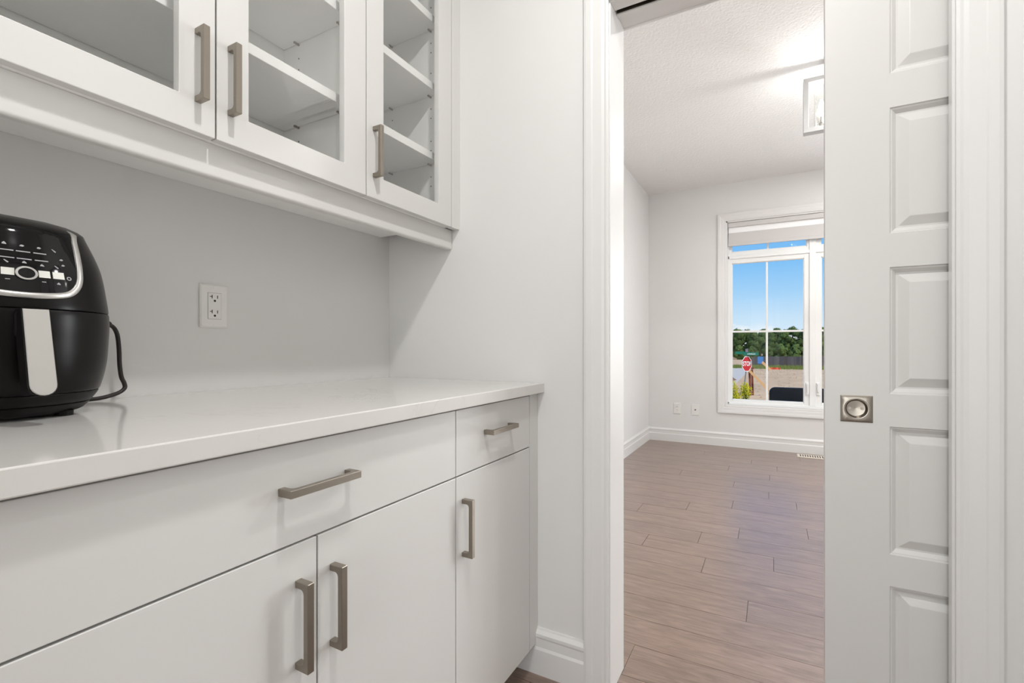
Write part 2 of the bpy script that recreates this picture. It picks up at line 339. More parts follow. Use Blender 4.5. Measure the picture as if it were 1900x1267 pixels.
MB().box(0.0405, 0.0425, -2.35, OY0 - 0.002, OZ + 0.004, OZ + 0.034).box(0.0585, 0.0605, -2.35, OY0 - 0.002, OZ + 0.004, OZ + 0.034).box(0.0405, 0.0605, -2.35, OY0 - 0.002, OZ + 0.032, OZ + 0.035).build('channel', 'track', tr)
box(0.0425, 0.0465, -2.35, OY0 - 0.002, OZ + 0.006, OZ + 0.009).build('rail', 'slot', tr)
# casing profile across its width u (0 = inner edge .. 0.073 outer), thickness v
CP = [(0, 0), (0, 0.010), (0.006, 0.012), (0.012, 0.011), (0.020, 0.0135), (0.046, 0.0155), (0.050, 0.0175), (0.066, 0.0185), (0.073, 0.017), (0.073, 0)]
def casing(name, face, sgn, y_in0, y_in1, z0, z1, label, sill=False, parent=None, wd=0.073):
    root = parent or struct(thing(name, 'x', 'x'), label, 'door casing')
    k = wd / 0.073
    P = [(u * k, v) for u, v in CP]
    fx = lambda v: face + sgn * v
    def bar(pts0, pts1, nm): MB().loft([pts0, pts1]).build(nm, 'trim', root)
    zb = (lambda u: z0 - u) if sill else (lambda u: z0)
    bar([(fx(v), y_in0 + u, zb(u)) for u, v in P], [(fx(v), y_in0 + u, z1 + u) for u, v in P], 'side_casing')
    bar([(fx(v), y_in1 - u, zb(u)) for u, v in P], [(fx(v), y_in1 - u, z1 + u) for u, v in P], 'side_casing')
    bar([(fx(v), y_in0 + u, z1 + u) for u, v in P], [(fx(v), y_in1 - u, z1 + u) for u, v in P], 'head_casing')
    if sill: bar([(fx(v), y_in0 + u, z0 - u) for u, v in P], [(fx(v), y_in1 - u, z0 - u) for u, v in P], 'bottom_casing')
    return root
casing('trim_2', 0, -1, OY0 + 0.004, OY1 - 0.005, 0, OZ + 0.005, 'white moulded casing around the sliding door opening')
casing('trim_3', WT, 1, OY0 + 0.004, OY1 - 0.005, 0, OZ + 0.005, 'white casing on the far side of the doorway')

# ------------------------------------------------------------------ pocket door (five panels)
dr = struct(thing('door_1', 'x', 'x', (0.0525, -1.775, 0.01)), 'white five-panel sliding door half drawn out of the wall', 'door')
DX0, DX1 = 0.035, 0.070
DY0, DY1 = -1.392, -2.154
ST = 0.127
PZ = [(0.17, 0.468), (0.542, 0.841), (0.917, 1.214), (1.293, 1.587), (1.667, 1.955)]
MB().box(DX0, DX1, DY0 - ST, DY0, 0.01, 0.853).box(DX0, DX1, DY0 - ST, DY0, 0.904, 2.035).box(DX0, DX1, -1.4300, DY0, 0.853, 0.904).box(DX0, DX1, DY0 - ST, -1.4804, 0.853, 0.904).build('stile', 'door', dr)
box(DX0, DX1, DY1, DY1 + ST, 0.01, 2.035).build('stile', 'door', dr, 0.0012)
zz = [0.01] + [v for p in PZ for v in p] + [2.035]
for i in range(0, len(zz), 2): box(DX0, DX1, DY1 + ST, DY0 - ST, zz[i], zz[i + 1]).build('rail', 'door', dr)
def rect(x, y0, y1, z0, z1, ins): return [(x, y0 - ins, z0 + ins), (x, y1 + ins, z0 + ins), (x, y1 + ins, z1 - ins), (x, y0 - ins, z1 - ins)]
for z0, z1 in PZ:
    mb = MB(); steps = [(0, 0), (0.002, 0.0035), (0.005, 0.004), (0.013, 0.0105), (0.017, 0.0105), (0.036, 0.0025), (0.038, 0.002)]
    rings = [rect(DX0 + d, DY0 - ST, DY1 + ST, z0, z1, i_) for i_, d in reversed(steps)]
    rings += [rect(DX1 - d, DY0 - ST, DY1 + ST, z0, z1, i_) for i_, d in steps]
    mb.loft(rings); mb.build('panel', 'door', dr)
# flush pull: square plate with a round dished cup
py0, py1, pz0, pz1 = -1.4232, -1.4872, 0.8478, 0.9098
pcy, pcz, pr = (py0 + py1) / 2, (pz0 + pz1) / 2, 0.0235
n = 32
sq = []
for k in range(n):
    a = 2 * PI * k / n; c_, s_ = math.cos(a), math.sin(a); q = 1 / max(abs(c_), abs(s_)); sq.append((c_ * q, s_ * q))
hw = (py0 - py1) / 2
def ring(f, x): return [(x, pcy + f(k)[0], pcz + f(k)[1]) for k in range(n)]
circ = lambda r: (lambda k: (r * math.cos(2 * PI * k / n), r * math.sin(2 * PI * k / n)))
sqr = lambda h: (lambda k: (sq[k][0] * h, sq[k][1] * h))
pl = MB().loft([ring(sqr(hw), DX0), ring(sqr(hw), DX0 - 0.0008), ring(sqr(hw - 0.003), DX0 - 0.0026), ring(circ(pr + 0.0015), DX0 - 0.0026), ring(circ(pr + 0.0005), DX0 - 0.0036), ring(circ(pr - 0.001), DX0 - 0.0034), ring(circ(pr - 0.002), DX0 + 0.001)], False).build('flush_pull', 'steel', dr, smooth=True)
MB().loft([ring(circ(pr - 0.0018), DX0 + 0.0005), ring(circ(pr - 0.0026), DX0 + 0.006), ring(circ(pr - 0.005), DX0 + 0.0085), ring(circ(0.010), DX0 + 0.0092), ring(circ(0.0004), DX0 + 0.0098)], False).build('cup', 'steel', pl, smooth=True)
for sy in (1, -1):
    MB().tube([(DX0 + 0.0095, pcy + sy * 0.0125, pcz), (DX0 + 0.0074, pcy + sy * 0.0125, pcz)], 0.0036, 14).build('screw', 'nickel', pl)

# ------------------------------------------------------------------ far window
wn = struct(thing('window_1', 'x', 'x', (XF + 0.085, -1.62, WZ0)), 'tall white double window of the next room with the view outdoors', 'window')
casing('', XF, -1, WY0, WY1, WZ0, WZ1, '', sill=True, parent=wn, wd=0.079)
mb = MB(); t_ = 0.014
mb.box(XF, XF + 0.15, WY0 - t_, WY0, WZ0, WZ1).box(XF, XF + 0.15, WY1, WY1 + t_, WZ0, WZ1).box(XF, XF + 0.15, WY1, WY0, WZ1 - t_, WZ1).box(XF - 0.004, XF + 0.15, WY1, WY0, WZ0, WZ0 + t_)
mb.build('jamb_liner', 'trim', wn)
FX0, FX1 = XF + 0.075, XF + 0.15
GZ0, GZ1 = 0.478, 1.900; TZ0, TZ1 = 2.018, 2.275
units = [(-0.9074, -1.5524), (-1.6948, -2.332)]
fr = MB().box(FX0, FX1, WY0 - 0.0255, WY0, WZ0, WZ1).box(FX0, FX1, WY1, WY1 + 0.0255, WZ0, WZ1).box(FX0, FX1, WY1, WY0, WZ0, WZ0 + 0.03).box(FX0, FX1, WY1, WY0, WZ1 - 0.03, WZ1).box(FX0, FX1, WY1, WY0, 1.945, 1.975).build('frame', 'vinyl', wn, 0.002)
box(FX0 - 0.003, FX1, -1.650, -1.597, WZ0 + 0.03, WZ1 - 0.03).build('mullion', 'vinyl', wn, 0.002)
def sash(y0, y1, z0, z1, bw, muntz, nm):
    sx0, sx1 = FX0 + 0.012, FX1 - 0.012
    wl, wr, wb, wt2 = bw
    mb = MB().box(sx0, sx1, y0, y0 + wl, z0 - wb, z1 + wt2).box(sx0, sx1, y1 - wr, y1, z0 - wb, z1 + wt2).box(sx0, sx1, y1, y0, z0 - wb, z0).box(sx0, sx1, y1, y0, z1, z1 + wt2)
    s_ = mb.build(nm, 'vinyl', wn, 0.002)
    bd = MB()
    for b_ in ((y0, y0 - 0.006, z0, z1), (y1 + 0.006, y1, z0, z1), (y0, y1, z0, z0 + 0.006), (y0, y1, z1 - 0.006, z1)):
        bd.box(sx0 + 0.008, sx0 + 0.03, b_[0], b_[1], b_[2], b_[3])
    bd.build('glazing_bead', 'vinyl', s_)
    gx = sx0 + 0.022; my = (y0 + y1) / 2
    box(gx - 0.007, gx + 0.011, my - 0.0095, my + 0.0095, z0, z1).build('muntin', 'vinyl', s_, 0.002)
    if muntz: box(gx - 0.0065, gx + 0.0105, y1, y0, muntz - 0.0095, muntz + 0.0095).build('muntin', 'vinyl', s_, 0.002)
    zs = [z0, muntz, z1] if muntz else [z0, z1]
    for a, b_ in ((y0, my), (my, y1)):
        for i in range(len(zs) - 1):
            box(gx, gx + 0.004, min(a, b_), max(a, b_), zs[i], zs[i + 1]).build('pane', 'wglass', s_)
    return s_
for i, (y0, y1) in enumerate(units):
    s_ = sash(y0, y1, GZ0, GZ1, (0.026, 0.045, 0.028, 0.046) if i == 0 else (0.045, 0.024, 0.028, 0.046), 1.187, 'sash')
    sash(y0 + 0.004, y1 - 0.022, TZ0, TZ1, (0.026, 0.024, 0.046, 0.024) if i == 0 else (0.045, 0.024, 0.046, 0.024), None, 'transom_sash')
    hy = y1 - 0.028 if i == 0 else y0 + 0.028
    mb = MB().box(FX0 - 0.004, FX0 + 0.014, hy - 0.014, hy + 0.014, 0.56, 0.68).box(FX0 - 0.020, FX0 - 0.004, hy - 0.006, hy + 0.006, 0.59, 0.668)
    mb.build('lock_handle', 'vinyl', s_, 0.002)

# banded roller shade at the top of the window
sh = thing('roller_shade', 'grey and white banded roller shade raised to the top of the window', 'window shade', (XF + 0.04, -1.62, 2.08))
box(XF + 0.010, XF + 0.062, WY1 + 0.017, WY0 - 0.017, 2.262, WZ1 - 0.016).build('headrail', 'shade', sh, 0.004)
box(XF + 0.034, XF + 0.036, WY1 + 0.03, WY0 - 0.022, 2.205, 2.264).build('sheer_band', mat('sheer_shade_fabric', rgb(250, 250, 250), 0.8, var=0.01), sh)
box(XF + 0.032, XF + 0.036, WY1 + 0.03, WY0 - 0.022, 2.098, 2.207).build('opaque_band', 'shade', sh)
box(XF + 0.026, XF + 0.042, WY1 + 0.025, WY0 - 0.018, 2.070, 2.100).build('hem_bar', 'shade', sh, 0.003)

# made-up unseen windows that hold the fill lamps
def plain_window(name, axis_x, inward, y0, y1, z0, z1, label):
    r = struct(thing(name, 'x', 'x', (axis_x, (y0 + y1) / 2, z0)), label, 'window')
    a, b_ = axis_x, axis_x + 0.06
    MB().box(a, b_, y0, y0 + 0.05, z0, z1).box(a, b_, y1 - 0.05, y1, z0, z1).box(a, b_, y0, y1, z0, z0 + 0.05).box(a, b_, y0, y1, z1 - 0.05, z1).box(a, b_, (y0 + y1) / 2 - 0.03, (y0 + y1) / 2 + 0.03, z0, z1).build('frame', 'vinyl', r, 0.002)
    box(a + 0.028, a + 0.032, y0 + 0.05, (y0 + y1) / 2 - 0.03, z0 + 0.05, z1 - 0.05).build('pane', 'wglass', r)
    box(a + 0.028, a + 0.032, (y0 + y1) / 2 + 0.03, y1 - 0.05, z0 + 0.05, z1 - 0.05).build('pane', 'wglass', r)
plain_window('added_window_2', XF + 0.06, -1, -4.15, -2.95, 0.5, 2.25, 'added white window lighting the next room, hidden behind the sliding door')  # added out of view to carry the far room fill lamp
plain_window('added_window_3', -4.09, 1, -1.9, -0.75, 0.3, 2.3, 'added white window behind the camera for fill light')  # added out of view to carry the rear fill lamp

# ================================================================== CABINETS
def handle(parent, cx, cz, yf, vertical, length=0.138, out=0.030, wdt=0.012, th=0.0105, name='handle'):
    # U-shaped bar pull with rounded inner corners; profile in (s along, d out from the face)
    h = length / 2; r = 0.007; prof = [(-h, 0), (-h, out), (h, out), (h, 0), (h - 0.011, 0)]
    for k in range(6):
        a = k / 5 * PI / 2; prof.append((h - 0.011 - r + r * math.cos(a), out - th - r + r * math.sin(a)))
    for k in range(6):
        a = PI / 2 + k / 5 * PI / 2; prof.append((-h + 0.011 + r + r * math.cos(a), out - th - r + r * math.sin(a)))
    prof.append((-h + 0.011, 0))
    if vertical: fn = lambda s_, d, t: (cx + t, yf - d, cz + s_)
    else: fn = lambda s_, d, t: (cx + s_, yf - d, cz + t)
    return MB().prism(prof, fn, -wdt / 2, wdt / 2).build(name, 'nickel', parent, 0.0008, 1)

GAP = 0.0016
YB = -0.625            # face of the base doors
CT = 0.884             # underside of the worktop
def base_cabinet(x0, x1, ndoors, label, filler=None):
    t = thing('base_cabinet', label, 'cabinet', ((x0 + x1) / 2, -0.3, 0))
    box(x0 + 0.0005, x1 - 0.0005, YB + 0.021, -0.004, 0.095, CT - 0.001).build('carcass', 'cabin', t)
    box(x0, (-0.0005 if filler else x1), -0.557, -0.540, 0.0, 0.097).build('toe_kick', 'cab', t)
    d = box(x0 + GAP, x1 - GAP, YB, YB + 0.019, 0.7205 + GAP, 0.8775).build('drawer', 'cab', t, 0.0012)
    handle(d, (x0 + x1) / 2 - 0.002, 0.808, YB, False)
    wd = (x1 - x0) / ndoors
    for i in range(ndoors):
        a, b_ = x0 + i * wd, x0 + (i + 1) * wd
        dd = box(a + GAP, b_ - GAP, YB, YB + 0.019, 0.095, 0.7205 - GAP).build('door', 'cab', t, 0.0012)
        hx = (b_ - 0.036) if (ndoors == 2 and i == 0) else (a + 0.030)
        handle(dd, hx, 0.594, YB, True)
    if filler: box(filler[0] + GAP, filler[1], YB + 0.0005, YB + 0.018, 0.095, CT - 0.001).build('filler_strip', 'cab', t, 0.001)
    return t
base_cabinet(-1.225, -0.447, 2, 'white base cabinet with one wide drawer above two doors')
base_cabinet(-0.447, -0.0576, 1, 'narrow white base cabinet with small drawer and one door, beside the wall', (-0.0576, -0.0005))
base_cabinet(-2.003, -1.225, 2, 'white base cabinet farthest from the doorway, left of the black air fryer')
wt_ = box(-2.02, -0.0005, -0.648, -0.001, CT, 0.914).build('countertop', 'quartz', None, 0.002, 2, origin=(-1.0, -0.32, CT))
tag(wt_, 'glossy white quartz countertop on the base cabinets', 'countertop')

YU = -0.3237
UB, UT = 1.434, 2.36
def upper_cabinet(x0, x1, doors, shelves, label, filler=None, hand=None):
    t = thing('wall_cabinet', label, 'cabinet', ((x0 + x1) / 2, -0.15, UB))
    yb0 = YU + 0.0205; th = 0.018
    box(x0 + 0.0003, x0 + th, yb0, -0.001, UB, UT).build('side_panel', 'cabin', t)
    sp = box(x1 - th, x1 - 0.0003, yb0, -0.001, UB, UT).build('side_panel', 'cabin', t)
    box(x0 + th, x1 - th, yb0, -0.001, UB, UB + th).build('bottom_panel', 'cabin', t)
    box(x0 + th, x1 - th, yb0, -0.001, UT - th, UT).build('top_panel', 'cabin', t)
    box(x0 + th, x1 - th, -0.010, -0.001, UB + th, UT - th).build('back_panel', 'cabin', t)
    for z in shelves:
        s_ = box(x0 + th + 0.001, x1 - th - 0.001, YU + 0.040, -0.012, z, z + 0.024).build('shelf', 'cabin', t, 0.001)
        for yy in (-0.250, -0.075):
            for xx, sg in ((x1 - th, -1), (x0 + th, 1)):
                MB().tube([(xx, yy, z - 0.0032), (xx + sg * 0.016, yy, z - 0.0032)], 0.003, 8).build('shelf_pin', 'nickel', s_)
    holes = MB()
    for yy in (-0.250, -0.075):
        for sz in shelves:
            for z in (sz - 0.042, sz - 0.074, sz + 0.048, sz + 0.080):
                holes.tube([(x1 - th + 0.001, yy, z), (x1 - th - 0.0004, yy, z)], 0.0022, 8)
                holes.tube([(x0 + th - 0.001, yy, z), (x0 + th + 0.0004, yy, z)], 0.0022, 8)
    tag(holes.build('pin_holes', 'slot', t), kind='stuff')
    for (a, b_, sl, sr, hx, hinge) in doors:
        z0, z1 = 1.433, 2.35; rb = 0.062
        a2, b2 = a + GAP, b_ - GAP
        mb = MB()
        o_ = [(a2, z0), (b2, z0), (b2, z1), (a2, z1)]; i_ = [(a2 + sl, z0 + rb), (b2 - sr, z0 + rb), (b2 - sr, z1 - rb), (a2 + sl, z1 - rb)]
        f_ = YU; k_ = YU + 0.020
        R = [[(x, f_, z) for x, z in o_], [(x, f_, z) for x, z in i_], [(x, k_, z) for x, z in i_], [(x, k_, z) for x, z in o_]]
        vv = [p for r_ in R for p in r_]; ff = []
        for q in range(4):
            for j in range(4):
                ff.append((q * 4 + j, q * 4 + (j + 1) % 4, ((q + 1) % 4) * 4 + (j + 1) % 4, ((q + 1) % 4) * 4 + j))
        mb.add(vv, ff)
        d = mb.build('door', 'cab', t, 0.0014)
        box(a2 + sl - 0.004, b2 - sr + 0.004, YU + 0.0125, YU + 0.0165, z0 + rb - 0.004, z1 - rb + 0.004).build('pane', 'glass', d)
        handle(d, hx, 1.558, YU, True)
        hxw = (x1 - th) if hinge > 0 else (x0 + th)
        for hz in (1.505, 2.26):
            hb = MB().box(hxw - hinge * 0.001, hxw - hinge * 0.012, YU + 0.026, YU + 0.075, hz - 0.008, hz + 0.008)
            hb.tube([(hxw - hinge * 0.010, YU + 0.021, hz), (hxw - hinge * 0.010, YU + 0.034, hz)], 0.013, 14)
            hb.build('hinge', 'nickel', d, 0.0008, 1)
    if filler: box(filler[0] + GAP * 0.8, filler[1], YU, YU + 0.02, UB - 0.001, UT).build('filler_strip', 'cab', t, 0.001)
    return t
S = 0.065
upper_cabinet(-1.220, -0.433, [(-1.220, -0.8265, S, S, -0.860, -1), (-0.8265, -0.433, S, 0.073, -0.7985, 1)], (1.663, 1.903, 2.13), 'white wall cabinet with two glass doors above the countertop')
upper_cabinet(-0.433, -0.046, [(-0.433, -0.046, 0.063, 0.069, -0.4045, 1)], (1.652, 1.885, 2.11), 'narrow white wall cabinet with a single glass door, beside the wall', (-0.046, -0.0005))
upper_cabinet(-2.007, -1.220, [(-2.007, -1.6135, S, S, -1.647, -1), (-1.6135, -1.220, S, S, -1.585, 1)], (1.663, 1.903, 2.13), 'white wall cabinet with two glass doors farthest from the doorway')
# light valance with a rounded lower edge
VP = [(-0.293, 1.4335), (-0.293, 1.374)]
for k in range(1, 7):
    a = k / 6 * PI / 2; VP.append((-0.293 + 0.006 * (1 - math.cos(a)), 1.373 - 0.006 * math.sin(a)))
VP += [(-0.276, 1.367), (-0.273, 1.370), (-0.273, 1.4335)]
vb = MB().prism(VP, lambda y, z, t: (t, y, z), -2.007, -0.0025).build('light_valance', 'cab', None, smooth=True, origin=(-1.0, -0.28, 1.367))
tag(vb, 'white rounded light valance under the wall cabinets', 'valance')

# ================================================================== OUTLETS
def decora_outlet():
    x0, x1, z0, z1 = -0.6853, -0.6144, 1.0772, 1.1893; cx, cz = (x0 + x1) / 2, (z0 + z1) / 2
    t = thing('wall_outlet', 'white double power outlet on the wall above the countertop', 'outlet', (cx, 0, cz))
    mb = MB(); mb.loft([[(x0, 0, z0), (x1, 0, z0), (x1, 0, z1), (x0, 0, z1)], [(x0, -0.0035, z0), (x1, -0.0035, z0), (x1, -0.0035, z1), (x0, -0.0035, z1)], [(x0 + .004, -0.006, z0 + .004), (x1 - .004, -0.006, z0 + .004), (x1 - .004, -0.006, z1 - .004), (x0 + .004, -0.006, z1 - .004)]])
    mb.build('cover_plate', 'plastic', t)
    fc = box(cx - 0.0165, cx + 0.0165, -0.0075, -0.004, cz - 0.0335, cz + 0.0335).build('socket_face', 'plastic', t, 0.0006, 1)
    box(cx - 0.0172, cx + 0.0172, -0.0062, -0.0058, cz - 0.0342, cz + 0.0342).build('shadow_rim', mat('socket_shadow_line', rgb(150, 148, 144), 0.6), t)  # shade of the gap round the socket, put in as grey colour
    for s_ in (0.019, -0.0195):
        sl = MB().box(cx - 0.0078, cx - 0.0058, -0.0078, -0.0072, cz + s_ + 0.0005, cz + s_ + 0.0095).box(cx - 0.0125, cx - 0.0078, -0.0078, -0.0072, cz + s_ + 0.0042, cz + s_ + 0.0058)
        sl.box(cx + 0.0058, cx + 0.0078, -0.0078, -0.0072, cz + s_ + 0.0005, cz + s_ + 0.0085)
        sl.build('slot', 'slot', fc)
        MB().tube([(cx, -0.0072, cz + s_ - 0.0055), (cx, -0.0078, cz + s_ - 0.0055)], 0.0029, 14).build('ground_hole', 'slot', fc)
    for s_ in (0.0485, -0.0485): MB().tube([(cx, -0.0055, cz + s_), (cx, -0.0066, cz + s_)], 0.0032, 12).build('screw', 'plastic', t)
decora_outlet()
def far_plate(y0, y1, z0, z1, duplex, label):
    cy, cz = (y0 + y1) / 2, (z0 + z1) / 2
    t = thing('wall_outlet' if duplex else 'cable_plate', label, 'outlet' if duplex else 'wall plate', (XF, cy, cz))
    a, b_ = min(y0, y1), max(y0, y1)
    box(XF - 0.006, XF, a, b_, z0, z1).build('cover_plate', 'plastic', t, 0.003)
    if duplex:
        for s_ in (0.019, -0.019):
            f_ = box(XF - 0.0085, XF - 0.0055, cy - 0.016, cy + 0.016, cz + s_ - 0.014, cz + s_ + 0.014).build('socket_face', 'plastic', t, 0.002)
            MB().box(XF - 0.009, XF - 0.0084, cy + 0.005, cy + 0.008, cz + s_ - 0.002, cz + s_ + 0.007).box(XF - 0.009, XF - 0.0084, cy - 0.008, cy - 0.005, cz + s_ - 0.002, cz + s_ + 0.007).build('slot', 'slot', f_)
    else:
        MB().tube([(XF - 0.005, cy, cz), (XF - 0.012, cy, cz)], 0.0065, 14).build('cable_jack', 'slot', t)
far_plate(-0.336, -0.409, 0.303, 0.421, True, 'white power outlet low on the far wall, left of the cable plate')
far_plate(-0.519, -0.598, 0.300, 0.416, False, 'white cable plate low on the far wall, beside the window')

# floor register
t = thing('floor_register', 'cream slotted floor register below the far window', 'floor vent', (3.885, -1.64, 0))
box(3.815, 3.955, -1.80, -1.485, 0.0, 0.006).build('plate', mat('register_cream', rgb(232, 222, 208), 0.4), t, 0.002)
for i in range(14):
    y = -1.77 + i * 0.0195; box(3.840, 3.930, y, y + 0.009, 0.0055, 0.0066).build('slot', 'slot', t)

# ================================================================== FRAME LIGHT in the far room
FX, FY0, FY1, FZ0, FZ1 = 2.0, -1.442, -2.06, 2.306, 2.628
lt = thing('ceiling_light', 'open rectangular grey metal ceiling light with lit bulbs in glass cylinders', 'ceiling light', (FX, (FY0 + FY1) / 2, FZ0))
q = 0.026; dp = 0.028
for y0 in (FY0, FY1 + q): box(FX - dp, FX + dp, y0 - q, y0, FZ0 + q, FZ1 - q).build('side_bar', 'greymetal', lt, 0.001)
for z0 in (FZ0, FZ1 - q): box(FX - dp, FX + dp, FY1, FY0, z0, z0 + q).build('long_bar', 'greymetal', lt, 0.001)
for y in (-1.62, -1.88): MB().tube([(FX, y, FZ1), (FX, y, CEIL - 0.012)], 0.006, 12).build('stem', 'greymetal', lt, smooth=True)
box(FX - 0.06, FX + 0.06, -1.95, -1.55, CEIL - 0.016, CEIL).build('canopy', 'greymetal', lt, 0.003)
for y in (-1.535, -1.751, -1.967):
    z = FZ0 + q
    sk = MB().lathe([(0.020, z), (0.024, z + 0.006), (0.024, z + 0.022), (0.012, z + 0.024), (0.012, z + 0.062)], FX, y, 20).build('bulb_socket', 'chrome', lt, smooth=True)
    MB().lathe([(0.010, z + 0.062), (0.018, z + 0.085), (0.020, z + 0.105), (0.014, z + 0.138), (0.004, z + 0.162), (0.001, z + 0.165)], FX, y, 16).build('bulb', 'bulb', sk, smooth=True)
    MB().lathe([(0.038, z + 0.010), (0.038, z + 0.205), (0.0362, z + 0.205), (0.0362, z + 0.010)], FX, y, 28, False).build('glass_cylinder', 'glass', lt, smooth=True)
    ld = bpy.data.lights.new('bulb_light', 'POINT'); ld.energy = LANTERN; ld.shadow_soft_size = 0.03; ld.color = (1, 0.99, 0.98)
    lo = bpy.data.objects.new('bulb_light', ld); C.objects.link(lo); lo.parent = lt; lo.location = Vector((FX, y, z + 0.11)) - ORG[lt.name]

# ================================================================== RECESSED LIGHTS
def pot_light(x, y, label, energy=POT):
    t = thing('recessed_light', label, 'ceiling light', (x, y, CEIL), 'recessed ceiling lights')
    n_ = 32
    MB().lathe([(0.060, CEIL), (0.085, CEIL), (0.084, CEIL - 0.004), (0.062, CEIL - 0.006), (0.060, CEIL - 0.003)], x, y, n_, False).build('trim_ring', 'trim', t, smooth=True)
    MB().lathe([(0.060, CEIL - 0.002), (0.030, CEIL - 0.003), (0.001, CEIL - 0.0032)], x, y, n_).build('lens', 'lens', t, smooth=True)
    ld = bpy.data.lights.new('recessed_lamp', 'AREA'); ld.shape = 'DISK'; ld.size = 0.12; ld.energy = energy; ld.color = (1, 0.99, 0.98)
    o = bpy.data.objects.new('recessed_lamp', ld); C.objects.link(o); o.parent = t; o.location = (0, 0, -0.008)
pot_light(-0.85, -1.22, 'round recessed ceiling light above the countertop aisle')
pot_light(-1.75, -1.35, 'added round ceiling fill light behind the camera', POT_FILL)  # unseen lamp added as weak fill
pot_light(1.15, -1.95, 'added round ceiling fill light of the next room near the doorway', FAR_POT_FILL)  # unseen lamp added to brighten the far room floor
pot_light(2.85, -2.15, 'added round ceiling fill light of the next room near the far wall', FAR_POT_FILL)  # second unseen lamp added to lift the far room

# ================================================================== AIR FRYER
AX, AY, AZ = -1.091, -0.17, 0.914
FZ = [.004, .0049, .007, .0178, .0376, .0797, .1275, .1588, .1958, .2487, .2824, .3143, .3195, .325, .329, .331]
FR = [.09, .096, .1057, .1156, .1284, .1387, .1423, .1431, .1395, .1316, .1208, .1074, .1, .085, .06, .0005]
def crad(z):
    if z >= FZ[-1]: return FR[-1]
    for i in range(len(FZ) - 1):
        if FZ[i] <= z <= FZ[i + 1]:
            t_ = (z - FZ[i]) / (FZ[i + 1] - FZ[i])
            if 3 < i < 10:      # smooth (Catmull-Rom) along the flank
                p0, p1, p2, p3 = FR[i - 1], FR[i], FR[i + 1], FR[i + 2]
                m1 = (p2 - p0) / (FZ[i + 1] - FZ[i - 1]); m2 = (p3 - p1) / (FZ[i + 2] - FZ[i]); h_ = FZ[i + 1] - FZ[i]
                return (2 * t_**3 - 3 * t_**2 + 1) * p1 + (t_**3 - 2 * t_**2 + t_) * h_ * m1 + (-2 * t_**3 + 3 * t_**2) * p2 + (t_**3 - t_**2) * h_ * m2
            return FR[i] + t_ * (FR[i + 1] - FR[i])
    return FR[0]
def sm(x): x = max(0, min(1, x)); return x * x * (3 - 2 * x)
def surf(th, z0, off=0.0):      # th in degrees, 0 = front (-y), positive to +x
    r = crad(z0) + off; a = math.radians(th); x = r * math.sin(a); y = -r * math.cos(a)
    return (AX + x, AY + y, AZ + z0 + 0.18 * y * sm((z0 - .15) / .16))
af = thing('air_fryer', 'black round air fryer with silver trimmed control panel on the countertop', 'air fryer', (AX, AY, AZ))
NS = 72
def shell(zs, name, m, offs=None):
    rings = [[surf(360 * k / NS, z, (offs[i] if offs else 0)) for k in range(NS)] for i, z in enumerate(zs)]
    return MB().loft(rings).build(name, m, af, smooth=True)
lr = lambda a, b_, n_: [a + (b_ - a) * i / n_ for i in range(n_ + 1)]
shell([.0035, .0045, .006, .009, .013, .0178, .020, .021, .0225, .027, .032, .0375, .0390], 'base_ring', 'blackm', [0, 0, 0, 0, 0, 0, 0, -.002, 0, 0.0005, .0005, 0, -.0015])
bk = shell([.0392, .0405] + lr(.043, .168, 22) + [.1705, .1717], 'basket_drawer', 'black', [-.002, -.0004] + [0] * 23 + [-.0004, -.002])
up_ = shell([.1719, .1732] + lr(.176, .312, 26) + [.3143, .317, .3195, .322, .325, .327, .329, .330, .331], 'upper_housing', 'black', [-.002, -.0004] + [0] * 36)
for k in range(4):
    a = math.radians(39 + 90 * k); fx, fy = AX + 0.098 * math.sin(a), AY - 0.098 * math.cos(a)
    MB().lathe([(0.012, AZ + 0.0002), (0.0125, AZ + 0.0085)], fx, fy, 16).build('foot', 'blackm', af)
half = [(43, .3165), (39.3, .3056), (36.4, .2886), (33.9, .2706), (31.6, .2498), (29.8, .2309), (27.2, .2172), (23.2, .206), (18.4, .1998), (10.8, .1964), (3.8, .195)]
outl = [(-a, b_) for a, b_ in reversed(half)]; outl = [( -a, b_) for a, b_ in half] + [(0, .1948)] + [(a, b_) for a, b_ in reversed(half)]   # left top -> bottom -> right top
def dense(pts, k=4):
    res = []
    for i in range(len(pts) - 1):
        p0 = pts[max(i - 1, 0)]; p1 = pts[i]; p2 = pts[i + 1]; p3 = pts[min(i + 2, len(pts) - 1)]
        for j in range(k):
            t_ = j / k
            res.append(tuple(0.5 * (2 * p1[c] + (p2[c] - p0[c]) * t_ + (2 * p0[c] - 5 * p1[c] + 4 * p2[c] - p3[c]) * t_**2 + (-p0[c] + 3 * p1[c] - 3 * p2[c] + p3[c]) * t_**3) for c in (0, 1)))
    return res + [pts[-1]]
od = dense(outl)
topl = [(43 - 86 * i / 24, .3165) for i in range(1, 24)]
ring_o = od + topl
cen = (0, .262)
rings = [[surf(cen[0] + (a - cen[0]) * f_, cen[1] + (b_ - cen[1]) * f_, 0.0009) for a, b_ in ring_o] for f_ in (1, .9, .8, .7, .6, .5, .4, .3, .2, .1, .01)]
pn = MB().loft(rings, False).build('control_panel', 'panel', af, smooth=True)
